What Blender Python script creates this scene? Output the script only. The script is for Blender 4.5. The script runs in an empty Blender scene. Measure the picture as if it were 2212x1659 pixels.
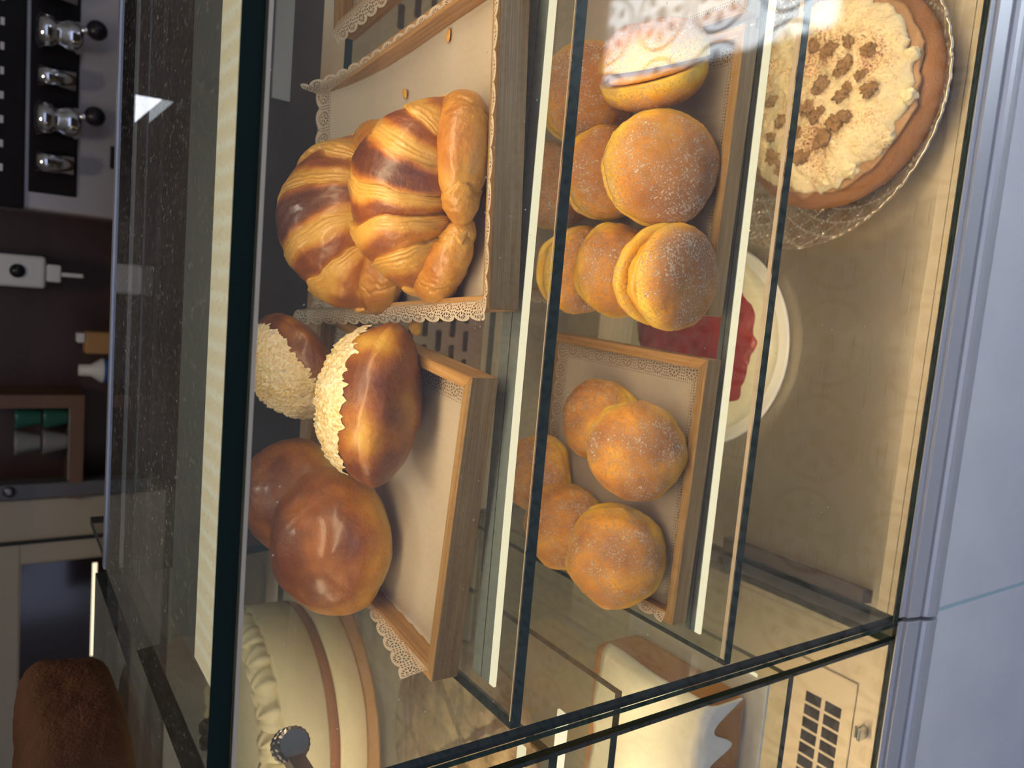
import bpy, math, random
from mathutils import Vector, Matrix, noise as mn
random.seed(7)
PI = math.pi
C = bpy.context.scene.collection
sc = bpy.context.scene

# ------------------------------------------------------------------ camera
F_PX, PITCH, YAW, ROLL = 1655.81, 0.602862, 0.133628, 0.011292
CAM = Vector((0.33301, -0.45, 0.89291))
def camera():
    fw = Vector((-math.sin(YAW)*math.cos(PITCH), math.cos(YAW)*math.cos(PITCH), -math.sin(PITCH)))
    rt = Vector((math.cos(YAW), math.sin(YAW), 0)); up = rt.cross(fw)
    c, s = math.cos(ROLL), math.sin(ROLL)
    rt, up = c*rt + s*up, -s*rt + c*up
    cd = bpy.data.cameras.new('camera'); co = bpy.data.objects.new('camera', cd); C.objects.link(co)
    X, Y, Z = -up, rt, -fw
    m = Matrix.Identity(4)
    for i in range(3):
        m[i][0], m[i][1], m[i][2], m[i][3] = X[i], Y[i], Z[i], CAM[i]
    co.matrix_world = m
    cd.sensor_width = 36; cd.sensor_fit = 'HORIZONTAL'; cd.lens = F_PX/2212*36
    cd.clip_start = 0.01; cd.clip_end = 60
    cd.dof.use_dof = True; cd.dof.focus_distance = 0.62; cd.dof.aperture_fstop = 7.5
    sc.camera = co
camera()

# ------------------------------------------------------------------ world, sun, exposure
w = bpy.data.worlds.new('world'); sc.world = w; w.use_nodes = True
bg = w.node_tree.nodes['Background']; bg.inputs[0].default_value = (0.60, 0.68, 1.0, 1); bg.inputs[1].default_value = 1.25
SUN_DIR = Vector((0.1, 0.3, -1.0))
sl = bpy.data.lights.new('sun', 'SUN'); sl.energy = 42; sl.angle = 0.009; sl.color = (0.90, 0.98, 1.0)
so = bpy.data.objects.new('sun', sl); C.objects.link(so)
so.rotation_euler = SUN_DIR.to_track_quat('-Z', 'Y').to_euler(); so.location = (0, -3, 6)
sc.view_settings.view_transform = 'Standard'; sc.view_settings.look = 'None'
sc.view_settings.gamma = 1; sc.view_settings.use_curve_mapping = False
sc.view_settings.exposure = 0.0
sc.cycles.transparent_max_bounces = 48; sc.cycles.max_bounces = 10
sc.cycles.glossy_bounces = 6; sc.cycles.sample_clamp_indirect = 14

# ------------------------------------------------------------------ node material helpers
class NT:
    def __init__(s, name):
        s.m = bpy.data.materials.new(name); s.m.use_nodes = True
        s.t = s.m.node_tree; s.t.nodes.clear()
        s.out = s.t.nodes.new('ShaderNodeOutputMaterial')
    def n(s, typ, **kw):
        nd = s.t.nodes.new('ShaderNode'+typ)
        for k, v in kw.items(): setattr(nd, k, v)
        return nd
    def l(s, a, b): s.t.links.new(a, b)
    def setv(s, sock, v):
        if hasattr(v, 'node'): s.l(v, sock)
        else: sock.default_value = v
    def math(s, op, a, b=None, c=None, clamp=False):
        nd = s.n('Math', operation=op, use_clamp=clamp)
        s.setv(nd.inputs[0], a)
        if b is not None: s.setv(nd.inputs[1], b)
        if c is not None: s.setv(nd.inputs[2], c)
        return nd.outputs[0]
    def mix(s, f, a, b, blend='MIX'):
        nd = s.n('Mix', data_type='RGBA', blend_type=blend)
        s.setv(nd.inputs[0], f); s.setv(nd.inputs[6], a if hasattr(a, 'node') else (*a, 1)); s.setv(nd.inputs[7], b if hasattr(b, 'node') else (*b, 1))
        return nd.outputs[2]
    def ramp(s, f, stops, interp='LINEAR'):
        nd = s.n('ValToRGB'); cr = nd.color_ramp; cr.interpolation = interp
        while len(cr.elements) < len(stops): cr.elements.new(0.5)
        for e, (p, c) in zip(cr.elements, stops):
            e.position = p; e.color = (*c, 1) if len(c) == 3 else c
        s.setv(nd.inputs[0], f); return nd.outputs[0]
    def coord(s, scale=(1, 1, 1), kind='Object'):
        tc = s.n('TexCoord'); mp = s.n('Mapping'); mp.inputs['Scale'].default_value = scale
        s.l(tc.outputs[kind], mp.inputs[0]); return mp.outputs[0]
    def noise(s, vec, scale, detail=3, rough=.5):
        nd = s.n('TexNoise'); s.l(vec, nd.inputs['Vector'])
        nd.inputs['Scale'].default_value = scale; nd.inputs['Detail'].default_value = detail; nd.inputs['Roughness'].default_value = rough
        return nd.outputs[0]
    def voro(s, vec, scale, out='Distance'):
        nd = s.n('TexVoronoi'); s.l(vec, nd.inputs['Vector']); nd.inputs['Scale'].default_value = scale
        return nd.outputs[out]
    def attr(s, name): return s.n('Attribute', attribute_name=name).outputs['Fac']
    def bump(s, h, dist, strength=1.0):
        b = s.n('Bump'); b.inputs['Strength'].default_value = strength; b.inputs['Distance'].default_value = dist
        s.l(h, b.inputs['Height']); return b.outputs[0]
    def pbsdf(s, color, rough=.5, metal=0, spec=.5, normal=None, coat=0, sss=0, trans=0, sheen=0, coat_rough=.1):
        p = s.n('BsdfPrincipled')
        s.setv(p.inputs['Base Color'], color if hasattr(color, 'node') else (*color, 1))
        s.setv(p.inputs['Roughness'], rough); s.setv(p.inputs['Metallic'], metal)
        s.setv(p.inputs['Specular IOR Level'], spec)
        if normal is not None: s.l(normal, p.inputs['Normal'])
        if coat is not 0:
            s.setv(p.inputs['Coat Weight'], coat); p.inputs['Coat Roughness'].default_value = coat_rough
        if sss: p.inputs['Subsurface Weight'].default_value = sss; p.inputs['Subsurface Radius'].default_value = (.004, .002, .001); p.inputs['Subsurface Scale'].default_value = 1.0
        if sheen: p.inputs['Sheen Weight'].default_value = sheen
        return p
    def done(s, sh):
        s.l(sh.outputs[0] if hasattr(sh, 'outputs') else sh, s.out.inputs[0]); return s.m
def simple(name, color, rough=.5, metal=0, spec=.5, bumpscale=None, bumpd=.0005, var=.0):
    k = NT(name); nrm = None; col = color
    co = k.coord()
    if bumpscale: nrm = k.bump(k.noise(co, bumpscale, 4), bumpd)
    if var: col = k.mix(k.noise(co, 25, 4), tuple(c*(1-var) for c in color), tuple(min(1, c*(1+var)) for c in color))
    return k.done(k.pbsdf(col, rough, metal, spec, nrm))

def glass_mat(name, tint, haze=0.0, refl=1.0, scratch=False):
    k = NT(name)
    lw = k.n('LayerWeight'); lw.inputs['Blend'].default_value = .5
    f5 = k.math('POWER', lw.outputs['Facing'], 5.0)
    fr = k.math('MULTIPLY_ADD', f5, .9*refl, .04*refl)
    tr = k.n('BsdfTransparent'); tr.inputs[0].default_value = (*tint, 1)
    gl = k.n('BsdfGlossy'); gl.inputs['Roughness'].default_value = .003
    m1 = k.n('MixShader'); k.l(fr, m1.inputs[0]); k.l(tr.outputs[0], m1.inputs[1]); k.l(gl.outputs[0], m1.inputs[2])
    if not haze: return k.done(m1)
    df = k.n('BsdfDiffuse'); df.inputs[0].default_value = (.85, .85, .82, 1)
    co = k.coord((1, 1, 1))
    dust = k.noise(co, 6, 5, .7)
    hz = k.math('MULTIPLY', k.math('POWER', dust, 2.0), haze*3)
    # fine specks and scratches that sit on the glass
    v = k.math('LESS_THAN', k.voro(k.coord((1, 1, 1)), 75), .05)
    spk = k.math('MULTIPLY', v, k.math('GREATER_THAN', k.noise(co, 14, 2), .56))
    hz = k.math('MAXIMUM', hz, k.math('MULTIPLY', spk, .5))
    if scratch:
        s1 = k.noise(k.coord((1.3, .8, 1)), 170, 5, .75)
        s1 = k.math('MULTIPLY', k.math('MULTIPLY', k.math('SUBTRACT', s1, .57, clamp=True), k.noise(k.coord((1, 1, 1)), 9, 2)), 8.0)
        hz = k.math('ADD', hz, k.math('MULTIPLY', s1, .55), clamp=True)
    m2 = k.n('MixShader'); k.l(hz, m2.inputs[0]); k.l(m1.outputs[0], m2.inputs[1]); k.l(df.outputs[0], m2.inputs[2])
    return k.done(m2)

M = {}
M['glass'] = glass_mat('clear_glass', (.975, .985, .975), .012)
M['glass_top'] = glass_mat('worn_top_glass', (.93, .965, .945), .03, 1.0, True)
M['glass_shelf'] = glass_mat('shelf_glass', (.955, .975, .96), .012, 1.1)
M['edge'] = simple('green_glass_edge', (.002, .012, .010), .3, 0, .12)
M['edge_shelf'] = simple('shelf_glass_edge', (.006, .026, .022), .25, 0, .25)
M['edge_lip'] = simple('pale_glass_bevel', (.50, .42, .33), .3, 0, .4)
M['alu'] = simple('anodised_aluminium', (.40, .42, .46), .38, .75)
M['alu_grey'] = simple('grey_profile', (.22, .26, .30), .45, .2)
M['alu_front'] = simple('front_rail_aluminium', (.56, .57, .60), .42, .4, .5, 900, .0001)
M['channel'] = simple('pale_aluminium_channel', (.30, .31, .31), .5, .2)
M['panel_black'] = simple('matt_black_panel', (.010, .008, .008), .6, 0, .15)
M['post_grey'] = simple('dark_post', (.10, .10, .10), .5, .2)
M['trim_brown'] = simple('brown_trim', (.07, .055, .04), .5)
M['seal'] = simple('black_rubber', (.01, .01, .01), .6)
M['chrome'] = simple('chrome', (.75, .75, .76), .12, 1)
M['nickel'] = simple('dark_nickel', (.16, .15, .145), .32, 1)
M['black'] = simple('black_plastic', (.012, .011, .012), .35)
def steel(name, col, rough, sc=(3, 300, 3)):
    k = NT(name); co = k.coord(sc)
    n = k.noise(co, 3, 4, .6); n2 = k.noise(k.coord((1, 1, 1)), 4, 3)
    c = k.mix(n2, tuple(x*.82 for x in col), tuple(min(1, x*1.12) for x in col))
    r = k.math('MULTIPLY_ADD', n, .18, rough-.09)
    return k.done(k.pbsdf(c, r, .9, .5, k.bump(n, .00015)))
M['steel'] = steel('brushed_steel_floor', (.66, .60, .47), .30)
M['steel_panel'] = steel('steel_panel', (.52, .47, .38), .38)
M['beige'] = simple('beige_enamel', (.50, .43, .31), .5, .1)
def emis(name, col, st, bars=False):
    k = NT(name); e = k.n('Emission'); e.inputs[1].default_value = st
    if bars:
        co = k.coord((1, 1, 1)); sx = k.n('SeparateXYZ'); k.l(co, sx.inputs[0])
        wv = k.math('SINE', k.math('MULTIPLY', sx.outputs[0], 2*PI/.0165))
        wv = k.math('MULTIPLY_ADD', wv, .5, .5)
        c = k.mix(k.math('POWER', wv, 2), tuple(x*.95 for x in col), (col[0], col[1]*1.08, col[2]*1.25))
        k.l(c, e.inputs[0])
    else: e.inputs[0].default_value = (*col, 1)
    return k.done(e)
M['led'] = emis('warm_led_diffuser', (1.0, .80, .50), 1.02, True)
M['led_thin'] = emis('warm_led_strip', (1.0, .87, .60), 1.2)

M['lit'] = emis('reflection_glow', (.85, .88, 1.0), 3.0)
def bamboo(name, c1, c2, ax):
    k = NT(name)
    s = [60, 60, 60]; s[ax] = 2.2
    s2 = [420, 420, 420]; s2[ax] = 5
    a = k.noise(k.coord(tuple(s)), 4, 4, .6); b = k.noise(k.coord(tuple(s2)), 2, 3, .6)
    f = k.math('MULTIPLY_ADD', b, .55, k.math('MULTIPLY', a, .45))
    col = k.ramp(f, [(.3, tuple(x*.62 for x in c1)), (.47, c1), (.62, c2), (.75, tuple(x*.7 for x in c2))])
    return k.done(k.pbsdf(col, .45, 0, .4, k.bump(f, .0003)))
M['bamboo_x'] = bamboo('bamboo_along_front', (.27, .155, .055), (.36, .235, .10), 0)
M['bamboo_y'] = bamboo('bamboo_along_side', (.36, .20, .07), (.50, .30, .12), 1)

def paper_mat():
    k = NT('paper_doily')
    de, s_ = k.attr('edge_mm'), k.attr('along_mm')
    P = 24.0
    a = k.math('SUBTRACT', k.math('MODULO', k.math('ADD', s_, 2400.0), P), P/2)
    # scalloped rim
    an = k.math('DIVIDE', a, P/2)
    sc_ = k.math('MULTIPLY', k.math('SUBTRACT', 1.0, k.math('SQRT', k.math('SUBTRACT', 1.0, k.math('MULTIPLY', an, an), clamp=True))), 5.0)
    cut = k.math('LESS_THAN', de, sc_)
    dy = k.math('SUBTRACT', de, 10.0)
    r = k.math('SQRT', k.math('ADD', k.math('MULTIPLY', a, a), k.math('MULTIPLY', dy, dy)))
    th = k.math('ARCTAN2', dy, a)
    def band(lo, hi, per, thr):
        x = k.math('MULTIPLY', k.math('GREATER_THAN', r, lo), k.math('LESS_THAN', r, hi))
        return k.math('MULTIPLY', x, k.math('GREATER_THAN', k.math('SINE', k.math('MULTIPLY', th, per)), thr))
    h = k.math('MAXIMUM', band(5.6, 8.2, 16.0, -.2), band(1.6, 4.4, 5.0, .1))
    # net of small lozenges behind the rosettes
    g1 = k.math('SINE', k.math('MULTIPLY', k.math('ADD', s_, de), 2*PI/6.0))
    g2 = k.math('SINE', k.math('MULTIPLY', k.math('SUBTRACT', s_, de), 2*PI/6.0))
    net = k.math('MULTIPLY', k.math('GREATER_THAN', k.math('MULTIPLY', g1, g2), .3), k.math('GREATER_THAN', r, 9.3))
    net = k.math('MULTIPLY', net, k.math('MULTIPLY', k.math('GREATER_THAN', de, 5.0), k.math('LESS_THAN', de, 21.0)))
    h = k.math('MAXIMUM', h, net)
    # lace fades into blank paper away from the rim
    h = k.math('MULTIPLY', h, k.math('LESS_THAN', de, 22.0))
    hole = k.math('MAXIMUM', cut, h)
    emb = k.noise(k.coord(), 160, 3)
    col = k.mix(k.noise(k.coord(), 18, 3), (.60, .52, .42), (.68, .61, .52))
    df = k.pbsdf(col, .75, 0, .2, k.bump(emb, .0004))
    tl = k.n('BsdfTranslucent'); tl.inputs[0].default_value = (.6, .52, .42, 1)
    mx = k.n('MixShader'); mx.inputs[0].default_value = .25; k.l(df.outputs[0], mx.inputs[1]); k.l(tl.outputs[0], mx.inputs[2])
    tr = k.n('BsdfTransparent'); m2 = k.n('MixShader'); k.l(hole, m2.inputs[0]); k.l(mx.outputs[0], m2.inputs[1]); k.l(tr.outputs[0], m2.inputs[2])
    return k.done(m2)
M['paper'] = paper_mat()

def pastry(name, stops, attr='bake', rough=.35, coat=.4, sugar=0, grain=700, wr=260, sss=.12):
    k = NT(name); co = k.coord()
    a = k.attr(attr)
    f = k.math('ADD', a, k.math('MULTIPLY_ADD', k.noise(co, 35, 5, .6), .34, -.17), clamp=True)
    col = k.ramp(f, stops)
    fine = k.noise(co, wr, 4, .6)
    wr2 = k.noise(co, 60, 6, .7)
    col = k.mix(k.math('MULTIPLY', k.math('SUBTRACT', wr2, .5, clamp=True), 1.6, clamp=True), col, k.ramp(a, [(0, (.66, .36, .06)), (1, (.16, .045, .006))]))
    nrm = k.bump(k.math('ADD', k.math('MULTIPLY', fine, .5), wr2), .0016)
    if sugar:
        v = k.n('TexVoronoi'); k.l(k.mix(.0022, co, k.n('TexNoise').outputs['Color'], 'ADD') if False else co, v.inputs['Vector']); v.inputs['Scale'].default_value = grain; v.inputs['Randomness'].default_value = 1
        sx = k.n('SeparateColor'); k.l(v.outputs['Color'], sx.inputs[0])
        dens = k.math('ADD', k.math('MULTIPLY_ADD', k.noise(co, 28, 4, .65), 1.8, -.9+sugar), k.math('MULTIPLY', k.math('SUBTRACT', a, .35), .35))
        gn = k.noise(co, 430, 5, .8)
        on = k.math('MULTIPLY', k.math('SUBTRACT', gn, k.math('MULTIPLY_ADD', dens, -.16, .60)), 14.0, clamp=True)
        soft = k.math('MULTIPLY', k.math('ADD', dens, .05, clamp=True), .30)
        col = k.mix(soft, col, (.58, .38, .20))
        col = k.mix(k.math('MULTIPLY', on, .75), col, (.90, .80, .70))
        hh = k.math('ADD', k.math('MULTIPLY', on, .8), k.math('MULTIPLY', fine, .5))
        nrm = k.bump(hh, .0006)
        return k.done(k.pbsdf(col, .62, 0, .4, nrm, 0, sss))
    return k.done(k.pbsdf(col, rough, 0, .5, nrm, coat, sss, coat_rough=.22))
M['croissant'] = pastry('glazed_croissant_crust', [(0, (.66, .40, .085)), (.25, (.58, .30, .04)), (.5, (.46, .17, .014)), (.72, (.25, .065, .008)), (1, (.10, .026, .008))], rough=.4, coat=.45, sss=.05)
M['bun'] = pastry('glossy_brioche_crust', [(0, (.62, .42, .08)), (.22, (.52, .26, .015)), (.45, (.42, .165, .006)), (.72, (.27, .080, .003)), (1, (.14, .034, .002))], rough=.4, coat=.4, sss=.02)
M['bun_matt'] = pastry('brown_bun_crust', [(0, (.56, .34, .05)), (.25, (.42, .19, .012)), (.5, (.27, .085, .005)), (.85, (.13, .032, .003))], rough=.42, coat=.35, sss=.05)
M['doughnut'] = pastry('sugared_doughnut_crust', [(0, (.85, .56, .05)), (.18, (.78, .42, .018)), (.42, (.58, .25, .008)), (.68, (.36, .12, .005)), (1, (.20, .055, .004))], sugar=.34, grain=800, sss=.06)
M['cream'] = pastry('egg_cream', [(0, (.85, .40, .02)), (1, (.80, .42, .05))], rough=.3, coat=.3)
def crumb_mat():
    k = NT('coconut_crust'); co = k.coord()
    v = k.voro(co, 240); n = k.noise(co, 260, 5, .75); big = k.noise(co, 30, 4, .6)
    c = k.ramp(n, [(.3, (.46, .24, .05)), (.48, (.78, .58, .24)), (.62, (.90, .82, .62)), (.8, (.96, .94, .86))])
    c = k.mix(k.math('MULTIPLY_ADD', big, 1.6, -.6, clamp=True), c, (.93, .88, .76))
    return k.done(k.pbsdf(c, .8, 0, .25, k.bump(k.math('ADD', n, v), .0022), 0, .15))
M['coconut'] = crumb_mat()
def whip_mat():
    k = NT('dusted_whipped_cream'); co = k.coord()
    n = k.noise(co, 140, 4, .6); d = k.noise(co, 330, 3, .7); big = k.noise(co, 16, 3)
    f = k.math('ADD', k.math('MULTIPLY', d, .6), k.math('MULTIPLY', big, .5))
    f = k.math('SUBTRACT', f, k.math('MULTIPLY', k.attr('rim'), .12))
    c = k.ramp(f, [(.49, (.84, .73, .46)), (.57, (.76, .58, .33)), (.63, (.50, .27, .13)), (.70, (.16, .05, .03))])
    return k.done(k.pbsdf(c, .65, 0, .3, k.bump(n, .0016), 0, .2))
M['whip'] = whip_mat()
M['sponge'] = simple('brown_sponge', (.34, .155, .055), .8, 0, .3, 420, .0012, .25)
M['walnut'] = simple('walnut', (.33, .19, .07), .5, 0, .4, 260, .0016, .3)
M['filling'] = simple('caramel_filling', (.42, .24, .11), .5, 0, .4, 90, .002, .2)
M['choc'] = simple('dark_cake_crust', (.10, .036, .013), .7, 0, .3, 330, .0022, .6)
M['ivory'] = simple('ivory_cream', (.80, .74, .50), .55, 0, .35, 60, .0012, .07)
M['white_icing'] = simple('white_icing', (.80, .76, .66), .35, 0, .5, 50, .0015, .08)
M['red_jam'] = simple('red_fruit_topping', (.30, .018, .018), .22, 0, .6, 90, .003, .5)
M['jam_brown'] = simple('brown_layer', (.30, .12, .045), .7, 0, .3, 300, .001, .3)
M['caramel'] = simple('caramel_glaze', (.42, .17, .03), .25, 0, .5, 40, .001, .3)
M['maroon'] = simple('maroon_board', (.055, .006, .008), .4)
M['plate_white'] = simple('white_porcelain', (.80, .80, .76), .2, 0, .5)
M['crumb'] = simple('pastry_flake', (.70, .38, .06), .5, 0, .4, 300, .001, .3)
def cutglass():
    k = NT('cut_glass'); 
    ga, gb = k.attr('cut'), k.noise(k.coord(), 80, 2)
    nrm = k.bump(k.math('ADD', ga, k.math('MULTIPLY', gb, .15)), .0035)
    gl = k.n('BsdfGlossy'); gl.inputs['Roughness'].default_value = .13; gl.inputs[0].default_value = (.86, .78, .66, 1); k.l(nrm, gl.inputs['Normal'])
    tr = k.n('BsdfTransparent'); tr.inputs[0].default_value = (.80, .77, .70, 1)
    mx = k.n('MixShader'); mx.inputs[0].default_value = .5; k.l(tr.outputs[0], mx.inputs[1]); k.l(gl.outputs[0], mx.inputs[2])
    df = k.n('BsdfDiffuse'); df.inputs[0].default_value = (.70, .64, .52, 1)
    m2 = k.n('MixShader'); k.l(k.math('MULTIPLY_ADD', k.math('SUBTRACT', .5, ga), .75, .12, clamp=True), m2.inputs[0]); k.l(mx.outputs[0], m2.inputs[1]); k.l(df.outputs[0], m2.inputs[2])
    return k.done(m2)
M['cutglass'] = cutglass()
def marble():
    k = NT('white_stone_front'); co = k.coord()
    n = k.noise(co, 7, 4, .55)
    c = k.mix(k.math('MULTIPLY_ADD', n, 3, -1.2, clamp=True), (.74, .75, .77), (.81, .82, .83))
    return k.done(k.pbsdf(c, .18, 0, .5))
M['marble'] = marble()
M['teal'] = simple('glass_joint', (.42, .62, .66), .15, 0, .7)
def wood(name, c1, c2):
    k = NT(name); a = k.noise(k.coord((1.5, 1.5, 12)), 3, 5, .6)
    return k.done(k.pbsdf(k.mix(a, c1, c2), .5))
M['wood_wall'] = wood('dark_wood_wall', (.030, .012, .007), (.060, .024, .012))
M['wood_frame'] = wood('brown_wood', (.10, .045, .018), (.16, .075, .03))
M['machine'] = simple('machine_steel', (.42, .38, .36), .42, .35)
M['cream_paint'] = simple('cream_paint', (.38, .32, .22), .45)
M['dark_glass'] = simple('dark_glass_pane', (.018, .012, .012), .1, 0, .6)
M['white_plastic'] = simple('white_plastic', (.62, .60, .56), .4)
M['blue_label'] = simple('blue_label', (.03, .10, .28), .5)
M['green_cup'] = simple('green_cup', (.03, .12, .08), .25)
M['grey_cup'] = simple('grey_cup', (.22, .22, .20), .3)
M['orange_box'] = simple('yellow_brown_box', (.38, .20, .07), .6)
M['room_wall'] = simple('painted_wall', (.42, .38, .33), .8)
M['slot'] = simple('dark_void', (.012, .009, .008), .8)
M['screen_dark'] = simple('dark_back_door', (.020, .014, .012), .35, 0, .4)
def tiles():
    k = NT('patterned_floor_tile'); co = k.coord()
    sx = k.n('SeparateXYZ'); k.l(co, sx.inputs[0])
    P = .20
    def cell(o): return k.math('SUBTRACT', k.math('MODULO', k.math('ADD', o, 20*P), P), P/2)
    ax, ay = cell(sx.outputs[0]), cell(sx.outputs[1])
    r = k.math('SQRT', k.math('ADD', k.math('MULTIPLY', ax, ax), k.math('MULTIPLY', ay, ay)))
    th = k.math('ARCTAN2', ay, ax)
    petal = k.math('LESS_THAN', k.math('ABSOLUTE', k.math('SUBTRACT', r, .055)), k.math('MULTIPLY_ADD', k.math('COSINE', k.math('MULTIPLY', th, 8)), .018, .0))
    ring = k.math('LESS_THAN', k.math('ABSOLUTE', k.math('SUBTRACT', r, .088)), .005)
    core = k.math('LESS_THAN', r, .02)
    f = k.math('MAXIMUM', k.math('MAXIMUM', petal, ring), core)
    return k.done(k.pbsdf(k.mix(f, (.62, .64, .68), (.16, .17, .19)), .5))
M['tiles'] = tiles()
M['asphalt'] = simple('street_asphalt', (.016, .016, .018), .9, 0, .1)
M['mat'] = simple('dark_floor_mat', (.02, .02, .02), .9)

# ------------------------------------------------------------------ geometry helpers
class MB:
    def __init__(s): s.v, s.f, s.mi = [], [], []
    def add(s, v, f, mi=0):
        o = len(s.v); s.v += [tuple(x) for x in v]; s.f += [[i+o for i in q] for q in f]; s.mi += [mi]*len(f)
        return s
    def box(s, a, b, mi=0, rot=None, faces=None):
        x0, y0, z0 = a; x1, y1, z1 = b
        v = [(x0,y0,z0),(x1,y0,z0),(x1,y1,z0),(x0,y1,z0),(x0,y0,z1),(x1,y0,z1),(x1,y1,z1),(x0,y1,z1)]
        if rot: v = [rot @ Vector(p) for p in v]
        f = [[3,2,1,0],[4,5,6,7],[0,1,5,4],[1,2,6,5],[2,3,7,6],[3,0,4,7]]   # bottom top front right back left
        s.add(v, f, mi)
        if faces is not None:
            for i, m_ in enumerate(faces): s.mi[len(s.mi)-6+i] = m_
        return s
    def prism(s, poly, x0, x1, mi=0):      # poly in (y,z) extruded along x
        n = len(poly)
        v = [(x0, y, z) for y, z in poly] + [(x1, y, z) for y, z in poly]
        f = [list(range(n))[::-1], list(range(n, 2*n))] + [[i, (i+1) % n, n+(i+1) % n, n+i] for i in range(n)]
        return s.add(v, f, mi)
    def lathe(s, prof, seg=32, center=(0,0,0), axis=None, mi=0, cap=True):
        q = Vector((0,0,1)).rotation_difference(Vector(axis).normalized()).to_matrix() if axis is not None else Matrix.Identity(3)
        c = Vector(center); v = []
        for r, z in prof:
            for i in range(seg):
                a = 2*PI*i/seg; v.append(c + q @ Vector((r*math.cos(a), r*math.sin(a), z)))
        f = []
        for j in range(len(prof)-1):
            for i in range(seg):
                k = (i+1) % seg; f.append([j*seg+i, j*seg+k, (j+1)*seg+k, (j+1)*seg+i])
        if cap:
            f.append(list(range(seg))[::-1]); f.append([(len(prof)-1)*seg+i for i in range(seg)])
        return s.add(v, f, mi)
    def build(s, name, mat, parent=None, smooth=False, bevel=0, loc=None):
        me = bpy.data.meshes.new(name); me.from_pydata(s.v, [], s.f)
        for m_ in (mat if isinstance(mat, (list, tuple)) else [mat]): me.materials.append(m_)
        for p, i in zip(me.polygons, s.mi): p.material_index = i; p.use_smooth = smooth
        me.update()
        o = bpy.data.objects.new(name, me); C.objects.link(o)
        if parent is not None: o.parent = parent
        if loc is not None: o.location = loc
        if bevel:
            b = o.modifiers.new('bevel', 'BEVEL'); b.width = bevel; b.segments = 3; b.limit_method = 'ANGLE'
        return o
def setattrf(o, name, vals):
    a = o.data.attributes.new(name, 'FLOAT', 'POINT'); a.data.foreach_set('value', vals)
def thing(name, label, cat, loc=(0,0,0), rot=(0,0,0), group=None):
    o = bpy.data.objects.new(name, None); C.objects.link(o); o.empty_display_size = .02
    o.location = loc; o.rotation_euler = rot; return tag(o, label, cat, group)
def tag(o, label, cat, group=None):
    o['label'] = label; o['category'] = cat
    if group: o['group'] = group
    return o
def struct(o): o['kind'] = 'structure'; return o
def orient(axis, spin=0.0):
    z = Vector(axis).normalized(); q = Vector((0,0,1)).rotation_difference(z)
    return (q.to_matrix() @ Matrix.Rotation(spin, 3, 'Z')).to_euler()
def fbm(p, s, o=4): return mn.fractal(Vector(p)*s, 1.0, 2.0, o, noise_basis='PERLIN_ORIGINAL')

# ------------------------------------------------------------------ dimensions of the case (metres)
XR = 1.25; ZT0, ZT = .768, .781; S1, S2 = .552, .302; YB = .46
def back_y(z): return .46 + (.768-z)*.16
CASE_L = 'glass bakery display case with two glass shelves of trays behind its front pane'

# ------------------------------------------------------------------ room shell
o = MB().box((-2.6, -2.9, -.60), (3.4, 2.2, -.55)).build('floor', M['tiles']); struct(o)
struct(MB().box((-6, -12, -.62), (8, -2.91, -.57)).build('street', M['asphalt']))  # unseen street outside, kept dark so its reflection stays faint
mb = MB()
hx0, hx1, hy0, hy1 = .70, 1.9, -2.07, -1.31  # unseen ceiling opening, shaped to let sun onto one floor patch
mb.box((-2.6, hy1, 1.9), (3.4, 2.2, 1.98)); mb.box((-2.6, -3.7, 1.9), (hx0, hy1, 1.98)); mb.box((hx1, -3.7, 1.9), (3.4, hy1, 1.98)); mb.box((hx0, -3.7, 1.9), (hx1, hy0, 1.98))
struct(mb.build('ceiling', M['room_wall']))
struct(MB().box((-2.7, 1.72, -.55), (3.4, 1.80, 1.9)).build('wall_back', M['wood_wall']))
struct(MB().box((-2.7, -3.5, -.55), (-2.6, 1.8, 1.9)).build('wall_left', M['room_wall']))
struct(MB().box((3.4, -3.5, -.55), (3.5, 1.8, 1.9)).build('wall_right', M['room_wall']))

lp = thing('fill_lamp', 'added warm fill lamp above the counter', 'lamp', (.3, .55, 1.86))  # unseen lamp added to brighten the channel under the top glass
MB().lathe([(.14, .0), (.15, .01), (.15, .035), (.02, .039)], 32).build('fill_lamp_body', M['white_plastic'], lp, True)
ll = bpy.data.lights.new('fill_light', 'AREA'); ll.shape = 'DISK'; ll.size = .27; ll.energy = 5; ll.color = (1, .86, .7)
lo = bpy.data.objects.new('fill_light', ll); C.objects.link(lo); lo.parent = lp; lo.location = (0, 0, -.004)
# ------------------------------------------------------------------ display case builder
def led_shelf(parent, z, x0, x1, y1, yl, pw, lip):
    sh = MB().box((x0, .002, z-.0096), (x1, y1, z), 0, None, [0, 0, 1, 1, 1, 1]).build('glass_shelf', [M['glass_shelf'], M['edge_shelf']], parent)
    MB().box((x0+.006, .0030, z+.0001), (x1, .0030+lip, z+.0004), 0).build('polished_edge', M['edge_lip'], sh)
    pf = MB().prism([(yl+.0076, z-.0100), (yl+.0076+pw, z-.0100), (yl+.0076+pw, z-.014), (yl+.0136, z-.016), (yl+.0076, z-.016)], x0+.012, x1).prism([(yl+.0076+pw*.45, z-.0098), (yl+.0086+pw*.45, z-.0098), (yl+.0086+pw*.45, z-.0102), (yl+.0076+pw*.45, z-.0102)], x0+.012, x1, 1).build('shelf_profile', [M['alu_grey'], M['seal']], sh)
    MB().prism([(yl, z-.0100), (yl+.0070, z-.0100), (yl+.0070, z-.0125), (yl, z-.0125)], x0+.012, x1).build('light_strip', M['led_thin'], sh)
    return sh
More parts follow.
